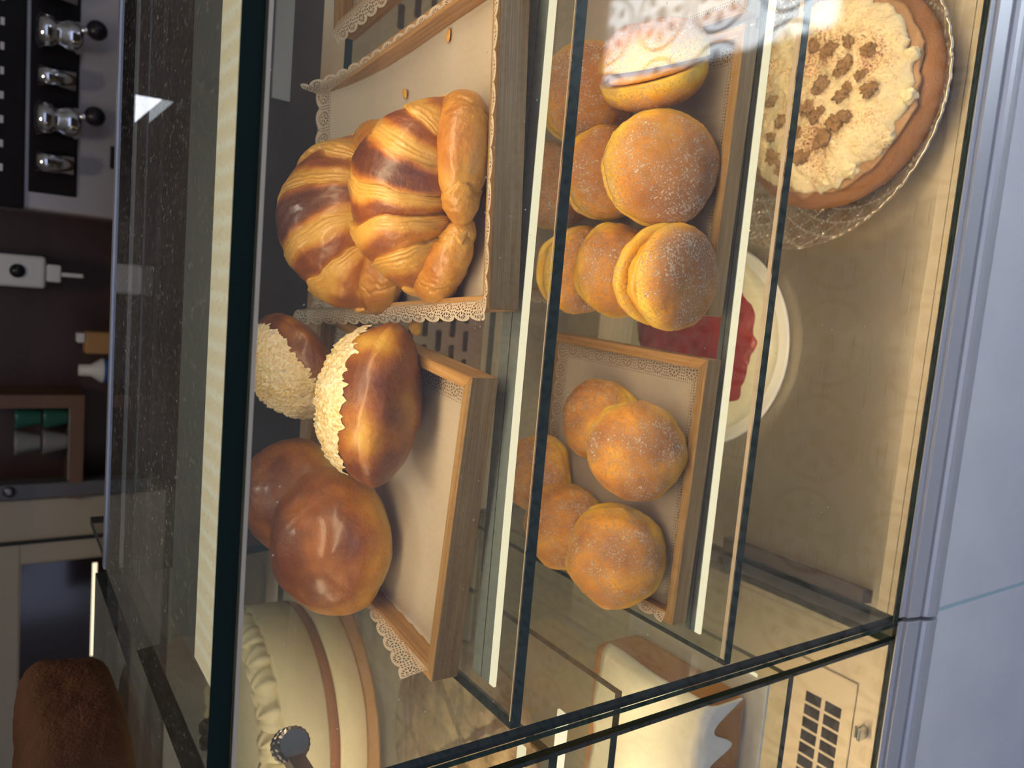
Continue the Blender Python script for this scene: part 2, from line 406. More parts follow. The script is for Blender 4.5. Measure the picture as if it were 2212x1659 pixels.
def area(name, loc, sx, sy, e, parent, tilt=0, col=(1, .74, .44)):
    l = bpy.data.lights.new(name, 'AREA'); l.shape = 'RECTANGLE'; l.size = sx; l.size_y = sy; l.energy = e; l.color = col
    ob = bpy.data.objects.new(name, l); C.objects.link(ob); ob.location = loc; ob.rotation_euler = (tilt, 0, 0); ob.parent = parent
    return ob

case = thing('display_case', CASE_L, 'display case')
# top plate
tp = MB().box((0, -.004, ZT0), (XR, YB, ZT), 0, None, [0, 0, 1, 1, 1, 1]).build('top_glass', [M['glass_top'], M['edge']], case)
MB().box((.0, YB, ZT0-.004), (XR, YB+.012, ZT+.002)).build('rear_rail', M['alu'], tp)
# front pane
fp = MB().box((-.010, -.006, .0), (XR, .0, ZT0-.001), 0, None, [1, 1, 0, 1, 0, 1]).build('front_glass', [M['glass'], M['edge_shelf']], case)
MB().box((-.010, -.0062, ZT0-.0035), (XR, -.0058, ZT0-.001)).build('polished_edge', M['edge_lip'], fp)  # tan colour stands in for light refracted along the pane's top edge
# side pane, leaning back edge
side = [(.001, .0), (back_y(0), .0), (YB, ZT0-.001), (.001, ZT0-.001)]
MB().prism(side, -.010, .0).build('side_glass', M['glass'], case)
for p in case.children:
    if p.name.startswith('side_glass'):
        p.data.materials.append(M['edge'])
        for q in p.data.polygons:
            if abs(q.normal.x) < .5: q.material_index = 1
# floor, step and frame of the case bottom
MB().box((.0, .022, -.012), (XR, .60, .0)).build('base_plate', M['steel'], case)
MB().box((.0, .001, -.012), (XR, .0075, .002)).box((.0, .0085, -.012), (XR, .0215, .0015)).build('inner_frame', M['beige'], case)
MB().prism([(.03, .0), (.25, .0), (.25, .013), (.035, .013)], .004, .020).build('side_trim', M['trim_brown'], case)
# back: slotted steel panel, beige rail, dark sliding doors leaning back
def bk(z0, z1, off=0): return [(back_y(z0)+off, z0), (back_y(z0)+off+.006, z0), (back_y(z1)+off+.006, z1), (back_y(z1)+off, z1)]
MB().prism(bk(.56, .765), .0, XR).prism(bk(.60, .622, -.008), .54, XR, 1).build('back_door', [M['screen_dark'], M['alu_grey']], case)
pn = MB().prism(bk(.0, .226), .0, XR).prism(bk(.226, .268, -.004), .0, XR, 1).prism(bk(.268, .56), .0, XR)
pn.build('back_panel', [M['steel_panel'], M['beige']], case)
sm = MB()
for r_, zc in enumerate((.301, .326, .351, .376, .401, .426, .451)):
    for i in range(30):
        xx = .012 + i*.042 + (.021 if r_ % 2 else 0)
        if xx < XR-.05:
            y0 = back_y(zc)-.0012
            sm.add([(xx+.0155*sx_, back_y(zc+dz)-.0012, zc+dz) for sx_, dz in ((-1,-.002),(-.9,-.0045),(.9,-.0045),(1,-.002),(1,.002),(.9,.0045),(-.9,.0045),(-1,.002))], [list(range(8))])
sm.build('vent_slots', M['slot'], case)
led_shelf(case, S1, 0, XR, .44, .0435, .026, .0010)
led_shelf(case, S2, 0, XR, .47, .0435, .012, .0042)
# top lamp
lm = MB().prism([(.052, ZT0-.003), (.108, ZT0-.003), (.108, ZT0-.008), (.052, ZT0-.008)], .055, XR).build('light_strip', M['led'], case)
MB().prism([(.109, ZT0-.004), (.200, ZT0-.004), (.200, ZT0-.010), (.109, ZT0-.010)], .050, XR).build('lamp_channel', M['channel'], lm)
area('top_lamp_light', (.62, .075, ZT0-.012), 1.1, .04, 2.1, case, math.radians(12))
area('upper_shelf_light', (.62, .047, S1-.018), 1.1, .014, 1.9, case, math.radians(18))
area('lower_shelf_light', (.62, .047, S2-.018), 1.1, .014, 2.1, case, math.radians(18))
# clamps
def clamp_knob(parent, loc, axis, r=.009, h=.012):
    prof = []
    k = MB(); seg = 40
    k.lathe([(r*.8, -h), (r, -h*.85), (r, -h*.25), (r*.82, -h*.12), (r*.82, h*.12), (r, h*.25), (r, h*.85), (r*.8, h)], seg, loc, axis)
    # knurling
    vs = []
    ax = Vector(axis).normalized(); c0 = Vector(loc)
    for i, p in enumerate(k.v):
        p = Vector(p); d = p-c0; a_ = ax*d.dot(ax); rr = d-a_
        if (i % seg) % 2 and rr.length > r*.95: p = c0 + a_ + rr*.95
        vs.append(tuple(p))
    k.v = vs
    return k.build('clamp_knob', M['nickel'], parent)
clamp_knob(case, (.006, .442, .752), (1, .1, 0), .008, .011)
clamp_knob(case, (-.004, .100, .752), (1, .25, 0), .009, .010)
bar = MB().box((-.014, .008, .700), (-.005, .062, .712)).build('clamp_bar', M['nickel'], case)
clamp_knob(bar, (-.004, .062, .706), (.55, -.85, 0), .0125, .010)

# front rail and stone counter front
rail = thing('counter_rail', 'grey aluminium rail running along the foot of the front glass', 'rail')
def railseg(x0, x1):
    m = MB()
    pts = [(-.0065, .004), (-.0085, .004), (-.0085, -.004), (-.013, -.006), (-.017, -.024), (-.0155, -.027)]
    for i in range(9):
        a = PI*i/8; pts.append((-.0150-.009*math.sin(a), -.046+.018*math.cos(a)))
    pts += [(-.002, -.066), (.0, -.008), (-.0065, -.008)]
    m.prism(pts, x0, x1); return m.build('rail_section', M['alu_front'], rail, False, .0008)
railseg(.001, XR); railseg(-1.2, -.004)
MB().box((-1.2, -.0075, -.004), (XR, .0, -.0005)).build('rubber_seal', M['seal'], rail)
ctr = thing('shop_counter', 'white stone panelled front of the counter under the grey rail', 'counter')
MB().box((.0015, -.012, -.55), (XR, .30, -.0665)).build('stone_panel', M['marble'], ctr, bevel=.001)
MB().box((-1.2, -.012, -.55), (-.0035, .30, -.0665)).build('stone_panel', M['marble'], ctr, bevel=.001)
MB().box((-.0035, -.0115, -.55), (.0015, .28, -.0665)).build('panel_joint', M['teal'], ctr)

# ------------------------------------------------------------------ trays
def make_tray(label, front_left, ang, W, L, H, zb, T=.011, group=None):
    t = thing('bamboo_tray', label, 'tray', (front_left[0], front_left[1], zb+.0003), (0, 0, ang), group)
    def wall(a, b, name, mi):
        # a,b: outer corner points; mitred inner corners
        m = MB(); (ax, ay), (bx, by) = a[0], b[0]; (cx, cy), (dx, dy) = a[1], b[1]
        v = [(ax,ay,0),(bx,by,0),(dx,dy,0),(cx,cy,0),(ax,ay,H),(bx,by,H),(dx,dy,H),(cx,cy,H)]
        m.add(v, [[3,2,1,0],[4,5,6,7],[0,1,5,4],[1,2,6,5],[2,3,7,6],[3,0,4,7]])
        return m.build(name, M[mi], t, bevel=.0011)
    g = .0001
    O = [(0,0),(W,0),(W,L),(0,L)]; I = [(T,T),(W-T,T),(W-T,L-T),(T,L-T)]
    wall((O[0],I[0]), (O[1],I[1]), 'front_wall', 'bamboo_x'); wall((O[1],I[1]), (O[2],I[2]), 'side_wall', 'bamboo_y')
    wall((O[2],I[2]), (O[3],I[3]), 'back_wall', 'bamboo_x'); wall((O[3],I[3]), (O[0],I[0]), 'side_wall', 'bamboo_y')
    MB().box((T, T, .001), (W-T, L-T, .005)).build('tray_base', M['bamboo_x'], t)
    return t
def make_paper(label, tray, W, L, T, H, over, cat='paper doily', name='paper_doily', rise=.0015, seed=0, shift=(0,0), foldz=None, tri=0):
    """sheet lying on the tray base; over = overhang (left, right, front, back) climbing the walls then lying outward"""
    l, r, f, b = over
    x0, x1, y0, y1 = T, W-T, T, L-T
    u0, u1, v0, v1 = x0-l, x1+r, y0-f, y1+b
    nu, nv = 90, 110
    def prof(s, h):
        if s <= 0: return 0, 0
        if s < h: return s*.16, s*.98
        q = s-h; return h*.16+q*.86, h*.98+min(q*.35, .004)-max(0, q-.012)*.55
    V, de, al = [], [], []
    for j in range(nv+1):
        v = v0+(v1-v0)*j/nv
        ul = (x0-l*max(0, 1-(v-v0)/tri)) if tri else u0
        for i in range(nu+1):
            u = ul+(u1-ul)*i/nu
            sx0, sz0 = prof(max(x0-u, 0), H) if not tri else (max(x0-u, 0)*.16, max(x0-u, 0)*.98); sx1, sz1 = prof(max(u-x1, 0), H)
            sy0, sz2 = prof(max(y0-v, 0), H); sy1, sz3 = prof(max(v-y1, 0), H)
            x = min(max(u, x0), x1)-sx0+sx1; y = min(max(v, y0), y1)-sy0+sy1
            z = .0056+max(sz0, sz1, sz2, sz3)+rise*(1+fbm((u+seed, v, 0), 9, 3))
            if foldz: z += foldz(u, v)
            V.append((x+shift[0]*0, y, z))
            ds = [(u-ul, v), (u1-u, v+.007), (v-v0, u), (v1-v, u+.004)]
            d, a = min(ds, key=lambda q: q[0]); de.append(d*1000); al.append(a*1000)
    F_ = [[j*(nu+1)+i, j*(nu+1)+i+1, (j+1)*(nu+1)+i+1, (j+1)*(nu+1)+i] for j in range(nv) for i in range(nu)]
    m = MB(); m.add(V, F_); o = m.build(name, M['paper'], None, True)
    setattrf(o, 'edge_mm', de); setattrf(o, 'along_mm', al)
    o.matrix_world = tray.matrix_basis.copy() if False else Matrix.LocRotScale(tray.location, tray.rotation_euler, None)
    return tag(o, label, cat)
R = math.radians
TH = .027
tA = make_tray('pale bamboo tray under the two big croissants on the upper shelf', (.324, .040), R(5.0), .262, .375, TH, S1)
tB = make_tray('pale bamboo tray under the coconut bun and the shiny round bun', (.0045, .084), R(-5.4), .266, .345, .026, S1)
tC = make_tray('bamboo tray packed with split sugared doughnuts on the lower shelf', (.333, .053), R(-1.0), .268, .36, .020, S2)
tD = make_tray('bamboo tray with a few whole sugared doughnuts at the left of the lower shelf', (.022, .054), R(-1.4), .270, .26, .020, S2)
tE = make_tray('bamboo tray cut off by the picture edge right of the doughnut tray', (.612, .050), R(2), .26, .34, .020, S2)
tF = make_tray('bamboo tray behind the croissant tray at the edge of the picture', (.640, .080), R(6), .26, .33, .026, S1)

def foldA(u, v):
    k = max(0, (v-.20)/.16); return .030*k*k*max(0, 1-u/.30) + max(0, (v-.26))*.12
make_paper('lace edged paper under the croissants with crumbs at its far end', tA, .262, .375, .011, TH-.006, (.040, .026, .034, .004), foldz=lambda u, v: (.022*max(0, (v-.22)/.14)**2), seed=1)
make_paper('lace edged paper under the buns, its pointed corner hanging over the tray', tB, .266, .345, .011, .020, (.047, .000, .017, .004), seed=2, tri=.30)
make_paper('lace edged paper under the packed split doughnuts', tC, .268, .36, .011, .014, (.032, .003, .006, .0), seed=3)
make_paper('lace edged paper under the whole doughnuts in the left tray', tD, .270, .26, .011, .014, (.024, .004, .005, .0), seed=4)
make_paper('plain paper in the tray behind the croissant tray', tF, .26, .33, .011, .020, (.045, .003, .006, .004), seed=5)
make_paper('paper in the tray cut off right of the doughnut tray', tE, .26, .34, .011, .014, (.010, .003, .003, .0), seed=6)

# ------------------------------------------------------------------ doughnuts
def blob(nu, nv, fn):
    V, A_ = [], []
    for j in range(nv+1):
        th = PI*j/nv
        for i in range(nu):
            ph = 2*PI*i/nu
            d = Vector((math.sin(th)*math.cos(ph), math.sin(th)*math.sin(ph), math.cos(th)))
            p, a = fn(d); V.append(tuple(p)); A_.append(a)
    F_ = [[j*nu+i, (j+1)*nu+i, (j+1)*nu+(i+1) % nu, j*nu+(i+1) % nu] for j in range(nv) for i in range(nu)]
    return V, F_, A_
def dome(seg_r, seg_a, R0, h, rim, seed, wob=.05, lump=.0030):
    V, B = [], []
    for j in range(seg_r+1):
        ps = (PI/2)*(1-j/seg_r)
        cr, sr = math.cos(ps), math.sin(ps)
        r = cr**.72; z = h*sr**.85
        for i in range(seg_a):
            a = 2*PI*i/seg_a
            wv = 1+wob*fbm((math.cos(a)*1.1+seed*2.3, math.sin(a)*1.1, seed*.7), 1, 2)
            x, y = R0*wv*r*math.cos(a), R0*wv*r*math.sin(a)
            n = lump*fbm((x*20+seed, y*20, z*20), 1, 4)+.0006*mn.noise(Vector((x*260, y*260, z*260+seed)))
            d = Vector((x, y, z*1.3)); d = d.normalized() if d.length > 1e-6 else Vector((0, 0, 1))
            V.append((x+d.x*n, y+d.y*n, max(0, z+d.z*n) if j < seg_r else 0))
            q = z/h
            b = .02+.66*min(1, max(0, (q-.22)/.55))**.9+.30*fbm((x*13+seed*3, y*13, 0), 1, 3)
            B.append(max(0, min(1, b)))
    F_ = [[j*seg_a+i, j*seg_a+(i+1) % seg_a, (j+1)*seg_a+(i+1) % seg_a, (j+1)*seg_a+i] for j in range(seg_r) for i in range(seg_a)]
    # cut face, slightly hollow
    o = len(V)
    for q in (.9, .5):
        for i in range(seg_a):
            x, y, _ = V[seg_r*seg_a+i]; V.append((x*q, y*q, .003*(1-q))); B.append(.0)
    for k in range(2):
        b0 = seg_r*seg_a if k == 0 else o; b1 = o if k == 0 else o+seg_a
        F_ += [[b0+i, b0+(i+1) % seg_a, b1+(i+1) % seg_a, b1+i] for i in range(seg_a)]
    F_.append([o+seg_a+i for i in range(seg_a)][::-1])
    return V, F_, B
def flip(V, F_): return [(x, -y, -z) for x, y, z in V], F_
def make_doughnut(label, loc, axis, R0=.053, h=.030, seed=1, gap=0.0, spin=0.0, squash=1.0, group='sugared doughnuts', top=1.0, whole=False):
    """gap: opening angle (rad) of the upper half about a hinge on the local +x side; the cream shows in the mouth"""
    t = thing('sugared_doughnut', label, 'doughnut', loc, orient(axis, spin), group)
    if whole:
        bpy.data.objects.remove(t)
        def fn(d):
            s_ = 1+.06*fbm((d.x*1.2+seed, d.y*1.2, d.z*1.2), 1, 3); rr = math.hypot(d.x, d.y)
            p = Vector((d.x*R0, d.y*R0, d.z*h*(1.05 if d.z > 0 else .85)))*s_*(1+.06*(rr*abs(d.z)*2)**2)
            p *= 1-.018*math.exp(-(d.z/.10)**2)
            p += d*(.0016*fbm((p.x*24+seed, p.y*24, p.z*24), 1, 4)+.0005*mn.noise(p*260))
            b = .02+.58*min(1, max(0, (abs(d.z+.05)-.16)/.55))**.9+.30*fbm((d.x*1.6+seed*3, d.y*1.6, d.z), 1, 3)
            return p, max(0, min(1, b))
        V, F_, B = blob(120, 80, fn); m = MB(); m.add(V, F_); o = m.build('sugared_doughnut', M['doughnut'], None, True); setattrf(o, 'bake', B)
        o.location = loc; o.rotation_euler = orient(axis, spin); return tag(o, label, 'doughnut', group)
    V, F_, B = dome(40, 110, R0, h, .010, seed)
    m = MB(); m.add([(x, y*squash, z+.0016) for x, y, z in V], F_)
    o = m.build('top_half', M['doughnut'], t, True); setattrf(o, 'bake', B)
    if gap:
        hx = -R0*.92
        o.matrix_basis = Matrix.Translation((hx, 0, 0)) @ Matrix.Rotation(-gap, 4, 'Y') @ Matrix.Translation((-hx, 0, 0))
    V, F_, B = dome(40, 110, R0*.985, h*.80, .010, seed+31)
    V = [(x, -y*squash, -z) for x, y, z in V]
    m = MB(); m.add(V, F_); o = m.build('bottom_half', M['doughnut'], t, True); setattrf(o, 'bake', B)
    if gap:
        m = MB(); n = 64; V = []
        for j in range(9):
            q = j/8*2-1
            for i in range(n):
                a = 2*PI*i/n; rr = R0*(.80+.07*fbm((math.cos(a)*2+seed, math.sin(a)*2, q), 1, 3))*(1-.35*abs(q)**3)
                x = rr*math.cos(a); zt = .0012+max(0, (x+R0*.92))*math.tan(gap)*.55+.0025
                V.append((x, rr*math.sin(a)*squash, zt*(q+1)/2-.002*(q < 0)))
        F_ = [[j*n+i, j*n+(i+1) % n, (j+1)*n+(i+1) % n, (j+1)*n+i] for j in range(8) for i in range(n)]
        F_ += [[i for i in range(n)][::-1], [8*n+i for i in range(n)]]
        m.add(V, F_); c = m.build('cream_filling', M['cream'], t, True); setattrf(c, 'bake', [.4]*len(V))
    return t
G1 = 'split doughnuts packed in the right tray'; G2 = 'whole doughnuts in the left tray'
# right tray (axis = direction the crown faces)
make_doughnut('split doughnut at the far right of the front row, its crown in the window glare', (.560, .116, .368), (.86, -.12, .50), .052, .040, 1, .12, R(180), 1, G1)
make_doughnut('largest front doughnut, crown fully towards the glass, in the middle of the front row', (.470, .101, .361), (-.05, -.80, .45), .055, .032, 2, .10, R(120), 1, G1)
make_doughnut('split doughnut leaning at the left of the front row, showing yellow cream in its slit', (.367, .083, .361), (-.12, -.90, .12), .051, .030, 3, .26, R(95), 1, G1)
make_doughnut('doughnut with cream oozing from its lower rim, behind the largest front one', (.472, .185, .356), (-.08, -.80, .40), .048, .027, 4, .14, R(160), 1, G1)
make_doughnut('doughnut wedged behind the left front split doughnut', (.371, .149, .357), (-.05, -.82, .25), .048, .034, 5, .0, 0, 1, G1, 1.0, True)
make_doughnut('doughnut half hidden by the shelf edge at the back left with a cream slit', (.372, .218, .357), (-.10, -.85, .25), .047, .027, 6, .20, R(95), 1, G1)
make_doughnut('split doughnut behind the glare doughnut, crossed by the shelf edge', (.560, .232, .358), (-.06, -.75, .45), .053, .030, 7, .20, R(80), 1, G1)
make_doughnut('rearmost doughnut seen through the shelf above the oozing one', (.466, .279, .354), (-.05, -.75, .4), .050, .028, 8, .12, R(95), 1, G1)
# left tray
make_doughnut('pale doughnut propped on its neighbour at the right end of the left tray', (.194, .100, .353), (-.06, -.62, .70), .0500, .037, 11, 0, 0, 1, G2, 1.0, True)
make_doughnut('doughnut lying flat and alone towards the back of the left tray', (.211, .172, .340), (.05, -.25, .95), .0440, .033, 12, 0, 0, 1, G2, 1.0, True)
make_doughnut('doughnut at the left end leaning on the front wall of the left tray', (.080, .112, .354), (.02, -.62, .72), .0520, .037, 13, 0, 0, 1, G2, 1.0, True)
make_doughnut('doughnut behind the left end one, crossed by the dark shelf edge', (.083, .208, .345), (.0, -.40, .9), .0490, .035, 14, 0, 0, 1, G2, 1.0, True)
make_doughnut('rear doughnut of the left tray of which only a rim shows below the shelf edge', (.128, .270, .343), (.0, -.2, .95), .0470, .033, 15, 0, 0, 1, G2, 1.0, True)

# ------------------------------------------------------------------ croissants
def catmull(P, n):
    P = [Vector(p) for p in P]; Q = [2*P[0]-P[1]]+P+[2*P[-1]-P[-2]]; out = []
    segs = len(P)-1
    for i in range(n+1):
        t = i/n*segs; k = min(segs-1, int(t)); f = t-k
        a, b, c, d = Q[k:k+4]
        out.append(.5*((2*b)+(c-a)*f+(2*a-5*b+4*c-d)*f*f+(3*b-a-3*c+d)*f**3))
    return out
def lerp_tab(tab, x):
    for (xa, ya), (xb, yb) in zip(tab, tab[1:]):
        if x <= xb: return ya+(yb-ya)*(x-xa)/(xb-xa)
    return tab[-1][1]
def make_croissant(label, loc, rotz, Lh, r0, seed, s0, nup, ndn, dark, arms, bend=.014, tiltx=0):
    """a fat spindle wrapped in overlapping turns of dough whose two tapering ends fold back in front of it"""
    m = MB(); Bk = []; NR = 130
    def sweep(path, rfun, ufun, bfun, sqz, stepk, n, sd):
        V = []
        for j in range(n+1):
            q = j/n; c = path[j]; tg = (path[min(n, j+4)]-path[max(0, j-4)]).normalized()
            nr = Vector((-tg.y, tg.x, 0)).normalized(); up = tg.cross(nr)*-1
            if up.z < 0: up = -up
            r = rfun(q)
            for i in range(NR):
                th = 2*PI*i/NR; ct, st = math.cos(th), math.sin(th)
                w_ = .26*fbm((ct*1.2+sd, st*1.2, q*4), 1, 3)+.20*math.cos(th-.6)
                u = ufun(q, w_); k = math.floor(u); f = u-k
                step = stepk*((1-f)**.8+.30*math.sin(PI*f)) if k > 0 else stepk*1.12
                edge = (math.exp(-(f/.035)**2)*1.4 if k > 0 else 0)+math.exp(-((1-f)/.05)**2)*.5
                lay = max(0, 1-f*2.2)*(k > 0)
                lam = .016*math.sin(f*52+4*fbm((th*1.1, q*6, sd), 1, 2))*lay
                rr = r*(.92+step+lam)-.0013*edge*min(1, r/.03)
                rr += (.0026 if sqz == 1.0 else .0011)*fbm((c.x*24+ct+sd, c.y*24+st, q*8), 1, 4)*min(1, r/.02)
                d = nr*ct+up*st*(1 if st > 0 else .86)*sqz
                V.append(tuple(c+d*rr))
                Bk.append(max(0, min(1, bfun(q, k, f, d.z, -d.y)+.10*fbm((q*9+sd, th*1.5, 1), 1, 3))))
        F_ = [[j*NR+i, j*NR+(i+1) % NR, (j+1)*NR+(i+1) % NR, (j+1)*NR+i] for j in range(n) for i in range(NR)]
        F_ += [[i for i in range(NR)][::-1], [n*NR+i for i in range(NR)]]
        m.add(V, F_)
    def rb(q):
        x = abs(2*q-1); return r0*max(.10, (1-x**2.1))**.80+.0015
    n = 330
    body = []
    for j in range(n+1):
        q = j/n; sx = 2*q-1
        body.append(Vector((sx*Lh, -bend*sx*sx, rb(q)*.84)))
    def ub(q, w_):
        sx = 2*q-1
        v = (sx-s0)/(1-s0)*nup if sx > s0 else (s0-sx)/(1+s0)*ndn
        return max(0, v+.45+w_*(1 if sx > s0 else -1))
    def bb(q, k, f, uz, fy):
        upw = max(0, min(1, .62+.62*uz-.10*fy))
        if k == 0: return (.25+dark*min(1, (1.02-f)/.30 if f > .7 else 1)*upw)
        mid = min(1, max(0, (f-.38)/.25))*min(1, (1.05-f)/.15)
        return .16+(.58 if k == 1 else .46)*mid*upw*(dark+.25)
    sweep(body, rb, ub, bb, 1.0, .115, n, seed)
    for sgn, pts, rt in arms:
        path = catmull([(x*sgn, y, z) for x, y, z in pts], 150)
        def ba(q, k, f, uz, fy): return .16+.30*max(0, min(1, .3+uz))*(.5+.5*math.sin(PI*f))+.08*math.sin(q*5)
        sweep(path, lambda q: lerp_tab(rt, q), lambda q, w_: max(0, q*2.3+.2+w_*.6), ba, .92, .10, 150, seed+sgn*5)
    o = m.build('croissant', M['croissant'], None, True); setattrf(o, 'bake', Bk)
    o.location = loc; o.rotation_euler = (tiltx, 0, rotz)
    return tag(o, label, 'croissant', 'croissants in the upper tray')
RT = [(0, .010), (.12, .019), (.35, .0235), (.65, .0225), (.88, .0155), (.97, .009), (1, .003)]
RT2 = [(0, .010), (.12, .018), (.35, .0215), (.65, .0195), (.88, .013), (.97, .008), (1, .003)]
make_croissant('front croissant with dark shiny middle, tips curling towards the tray front', (.412, .143, .5592), R(-13), .081, .0485, 3, .24, 3.1, 4.3, .80,
    [(1, [(.070, -.006, .018), (.068, -.030, .021), (.046, -.049, .026), (.016, -.055, .026), (-.012, -.056, .020)], RT),
     (-1, [(.068, -.006, .016), (.064, -.026, .018), (.046, -.043, .020), (.026, -.052, .018), (.004, -.054, .015)], RT2)])
make_croissant('rear croissant, more orange, half hidden behind the front one', (.392, .283, .5592), R(17), .088, .0550, 9, .02, 3.0, 3.2, .78,
    [(1, [(.076, -.008, .018), (.074, -.034, .021), (.050, -.056, .024), (.016, -.062, .022), (-.008, -.064, .018)], RT),
     (-1, [(.076, -.008, .020), (.074, -.034, .024), (.054, -.056, .026), (.030, -.064, .022), (.010, -.066, .017)], RT)])

# ------------------------------------------------------------------ buns
def make_bun(label, loc, axis, size, seed, mat='bun', crease=0, spin=0, name='round_bun', group='buns in the upper left tray'):
    a, b, c = size
    def fn(d):
        x, y, z = d
        zz = z*(c if z > 0 else c*.72); s = 1+.05*fbm((x*1.5+seed, y*1.5, z*1.5), 1, 3)
        if z < 0: s *= 1-.10*(-z)**2
        p = Vector((x*a*s, y*b*s, zz*s))
        if crease:
            g = math.exp(-((x*.8+y*.25+.12*math.sin(y*4)-.30)/.035)**2)*(z > -.3)
            p *= 1-.010*g
            g2 = math.exp(-((y*.9-x*.35+.10*math.sin(x*5)+.45)/.04)**2)
            p *= 1-.012*g2
        bk = max(0, min(1, .08+.80*max(0, min(1, (z+.22)/.95))**1.1+.34*fbm((x*1.6+seed, y*1.6, z*1.6), 1, 3)))
        return p, bk
    V, F_, A_ = blob(140, 90, fn)
    m = MB(); m.add(V, F_)
    return m, A_
t = thing('glazed_round_bun', 'large glossy brown round bun at the left of the upper tray', 'bun', (.087, .228, .612), orient((.05, -.42, .9), R(20)), 'buns in the upper left tray')
t2 = None
def simple_bun(label, loc, axis, size, seed, mat='bun', crease=0, spin=0):
    m, A_ = make_bun(label, loc, axis, size, seed, mat, crease, spin)
    o = m.build('round_bun', M[mat], None, True); setattrf(o, 'bake', A_)
    o.location = loc; o.rotation_euler = orient(axis, spin)
    return tag(o, label, 'bun', 'buns in the upper left tray')
bpy.data.objects.remove(t)
simple_bun('large glossy brown round bun at the left of the upper left tray', (.086, .232, .612), (.05, -.45, .88), (.070, .064, .056), 4, 'bun', 1, R(10))
simple_bun('glossy round bun half hidden behind the large glossy one', (.100, .345, .612), (.1, -.35, .9), (.066, .062, .054), 8, 'bun', 0, R(80))

simple_bun('brown bun cut off by the picture edge behind the croissant tray', (.735, .290, .600), (0, -.2, 1), (.070, .060, .050), 21, 'bun', 0, 0)
def coconut_bun(label, loc, axis, size, seed, spin=0, cap=(.95, .95, .30), capz=.35):
    t = thing('coconut_bun', label, 'bun', loc, orient(axis, spin), 'coconut topped buns in the upper left tray')
    m, A_ = make_bun('', None, None, size, seed)
    o = m.build('bun_body', M['bun_matt'], t, True); setattrf(o, 'bake', [max(0, min(1, .52+.75*fbm((p[0]*16+seed, p[1]*16, p[2]*16), 1, 3)+.2*(p[2] > 0))) for p in m.v])
    a, b, c = size
    NR_, NA = 70, 220; V = []
    for j in range(NR_+1):
        q = j/NR_
        for i in range(NA):
            ph = 2*PI*i/NA
            edge = 1+.07*fbm((math.cos(ph)*3+seed, math.sin(ph)*3, 0), 1, 4)+.035*fbm((math.cos(ph)*14+seed, math.sin(ph)*14, 3), 1, 2)
            rr = q*edge*cap[0]
            x, y = a*rr*math.cos(ph), b*rr*math.sin(ph)
            zs = c*math.sqrt(max(.06, 1-min(1, rr*rr*.93)))
            up = .0065*(1-q**6)+.0025*fbm((x*45+seed, y*45, 0), 1, 3)+.0042*mn.noise(Vector((x*260, y*260, seed)))+.0024*mn.noise(Vector((x*560, y*560, seed)))
            V.append((x, y, zs+up+.0008-.004*(q > .985)))
    F_ = [[j*NA+i, j*NA+(i+1) % NA, (j+1)*NA+(i+1) % NA, (j+1)*NA+i] for j in range(NR_) for i in range(NA)]
    m = MB(); m.add(V, F_)
    o = m.build('coconut_topping', M['coconut'], t, True)
    return t
coconut_bun('coconut topped bun nearest the glass, leaning on the buns beside it', (.232, .158, .606), (.04, .74, .68), (.071, .050, .050), 5, 0)
coconut_bun('coconut topped bun behind, its pale crust turned to the left', (.247, .335, .622), (-.50, -.10, .80), (.058, .058, .042), 12, 0)

# ------------------------------------------------------------------ crumbs
def flake(loc, s, seed, label=None):
    V, F_, A_ = blob(14, 8, lambda d: (Vector((d.x*s*(1+.5*fbm((d.x*2+seed, d.y*2, d.z), 1, 2)), d.y*s*.6*(1+.5*fbm((d.x*2, d.y*2+seed, d.z), 1, 2)), d.z*s*.18)), 0))
    m = MB(); m.add(V, F_); o = m.build('pastry_flake', M['crumb'], None, True); o.location = loc; o.rotation_euler = (0, 0, seed*1.7)
    return tag(o, label, 'crumb', 'pastry flakes on paper and shelf')
flake((.2985, .204, S1+.004), .0125, .8, 'largest yellow pastry flake lying on the glass beside the croissant tray')
for lab, x, y, s in (('reddish flake nearest the front lace of the croissant paper', .571, .140, .005), ('pale flake beside the reddish one on the croissant paper', .556, .170, .006),
                     ('single flake in the middle of the bare croissant paper', .520, .250, .006), ('brown flake by the left lace of the croissant paper', .500, .345, .008)):
    flake((x, y, S1+.010), s, x*40, lab)

# ------------------------------------------------------------------ cream cake on cut glass plate
def plate_cut(label, c, r, z):
    V, F_, A_ = [], [], []
    NR_, NA = 110, 900
    for j in range(NR_+1):
        q = j/NR_
        for i in range(NA):
            a = 2*PI*i/NA
            rr = r*q*(1+(.007*abs(math.cos(a*30)) if q > .93 else 0))
            V.append((rr*math.cos(a), rr*math.sin(a), .004+.030*max(0, (q-.72)/.28)**1.6))
            # diagonal cuts with fans between
            s1 = abs(((a*12/PI+q*9) % 1)-.5)*2; s2 = abs(((a*12/PI-q*9) % 1)-.5)*2
            h = min(1, min(s1, s2)*5)*.5
            cell = int(math.floor(a*12/PI+q*9))+int(math.floor(a*12/PI-q*9))
            h += (.16*math.sin(a*150) if cell % 2 else .16*math.sin(a*100)*math.sin(q*150))
            A_.append(h)
    F_ = [[j*NA+i, j*NA+(i+1) % NA, (j+1)*NA+(i+1) % NA, (j+1)*NA+i] for j in range(NR_) for i in range(NA)]
    m = MB(); m.add(V, F_); o = m.build('cut_glass_plate', M['cutglass'], None, True); setattrf(o, 'cut', A_)
    sd = o.modifiers.new('thickness', 'SOLIDIFY'); sd.thickness = .003; sd.offset = 1
    o.location = (c[0], c[1], z); return tag(o, label, 'plate')
plate_cut('cut glass plate with star and lozenge pattern under the cream cake', (.612, .192), .182, .001)
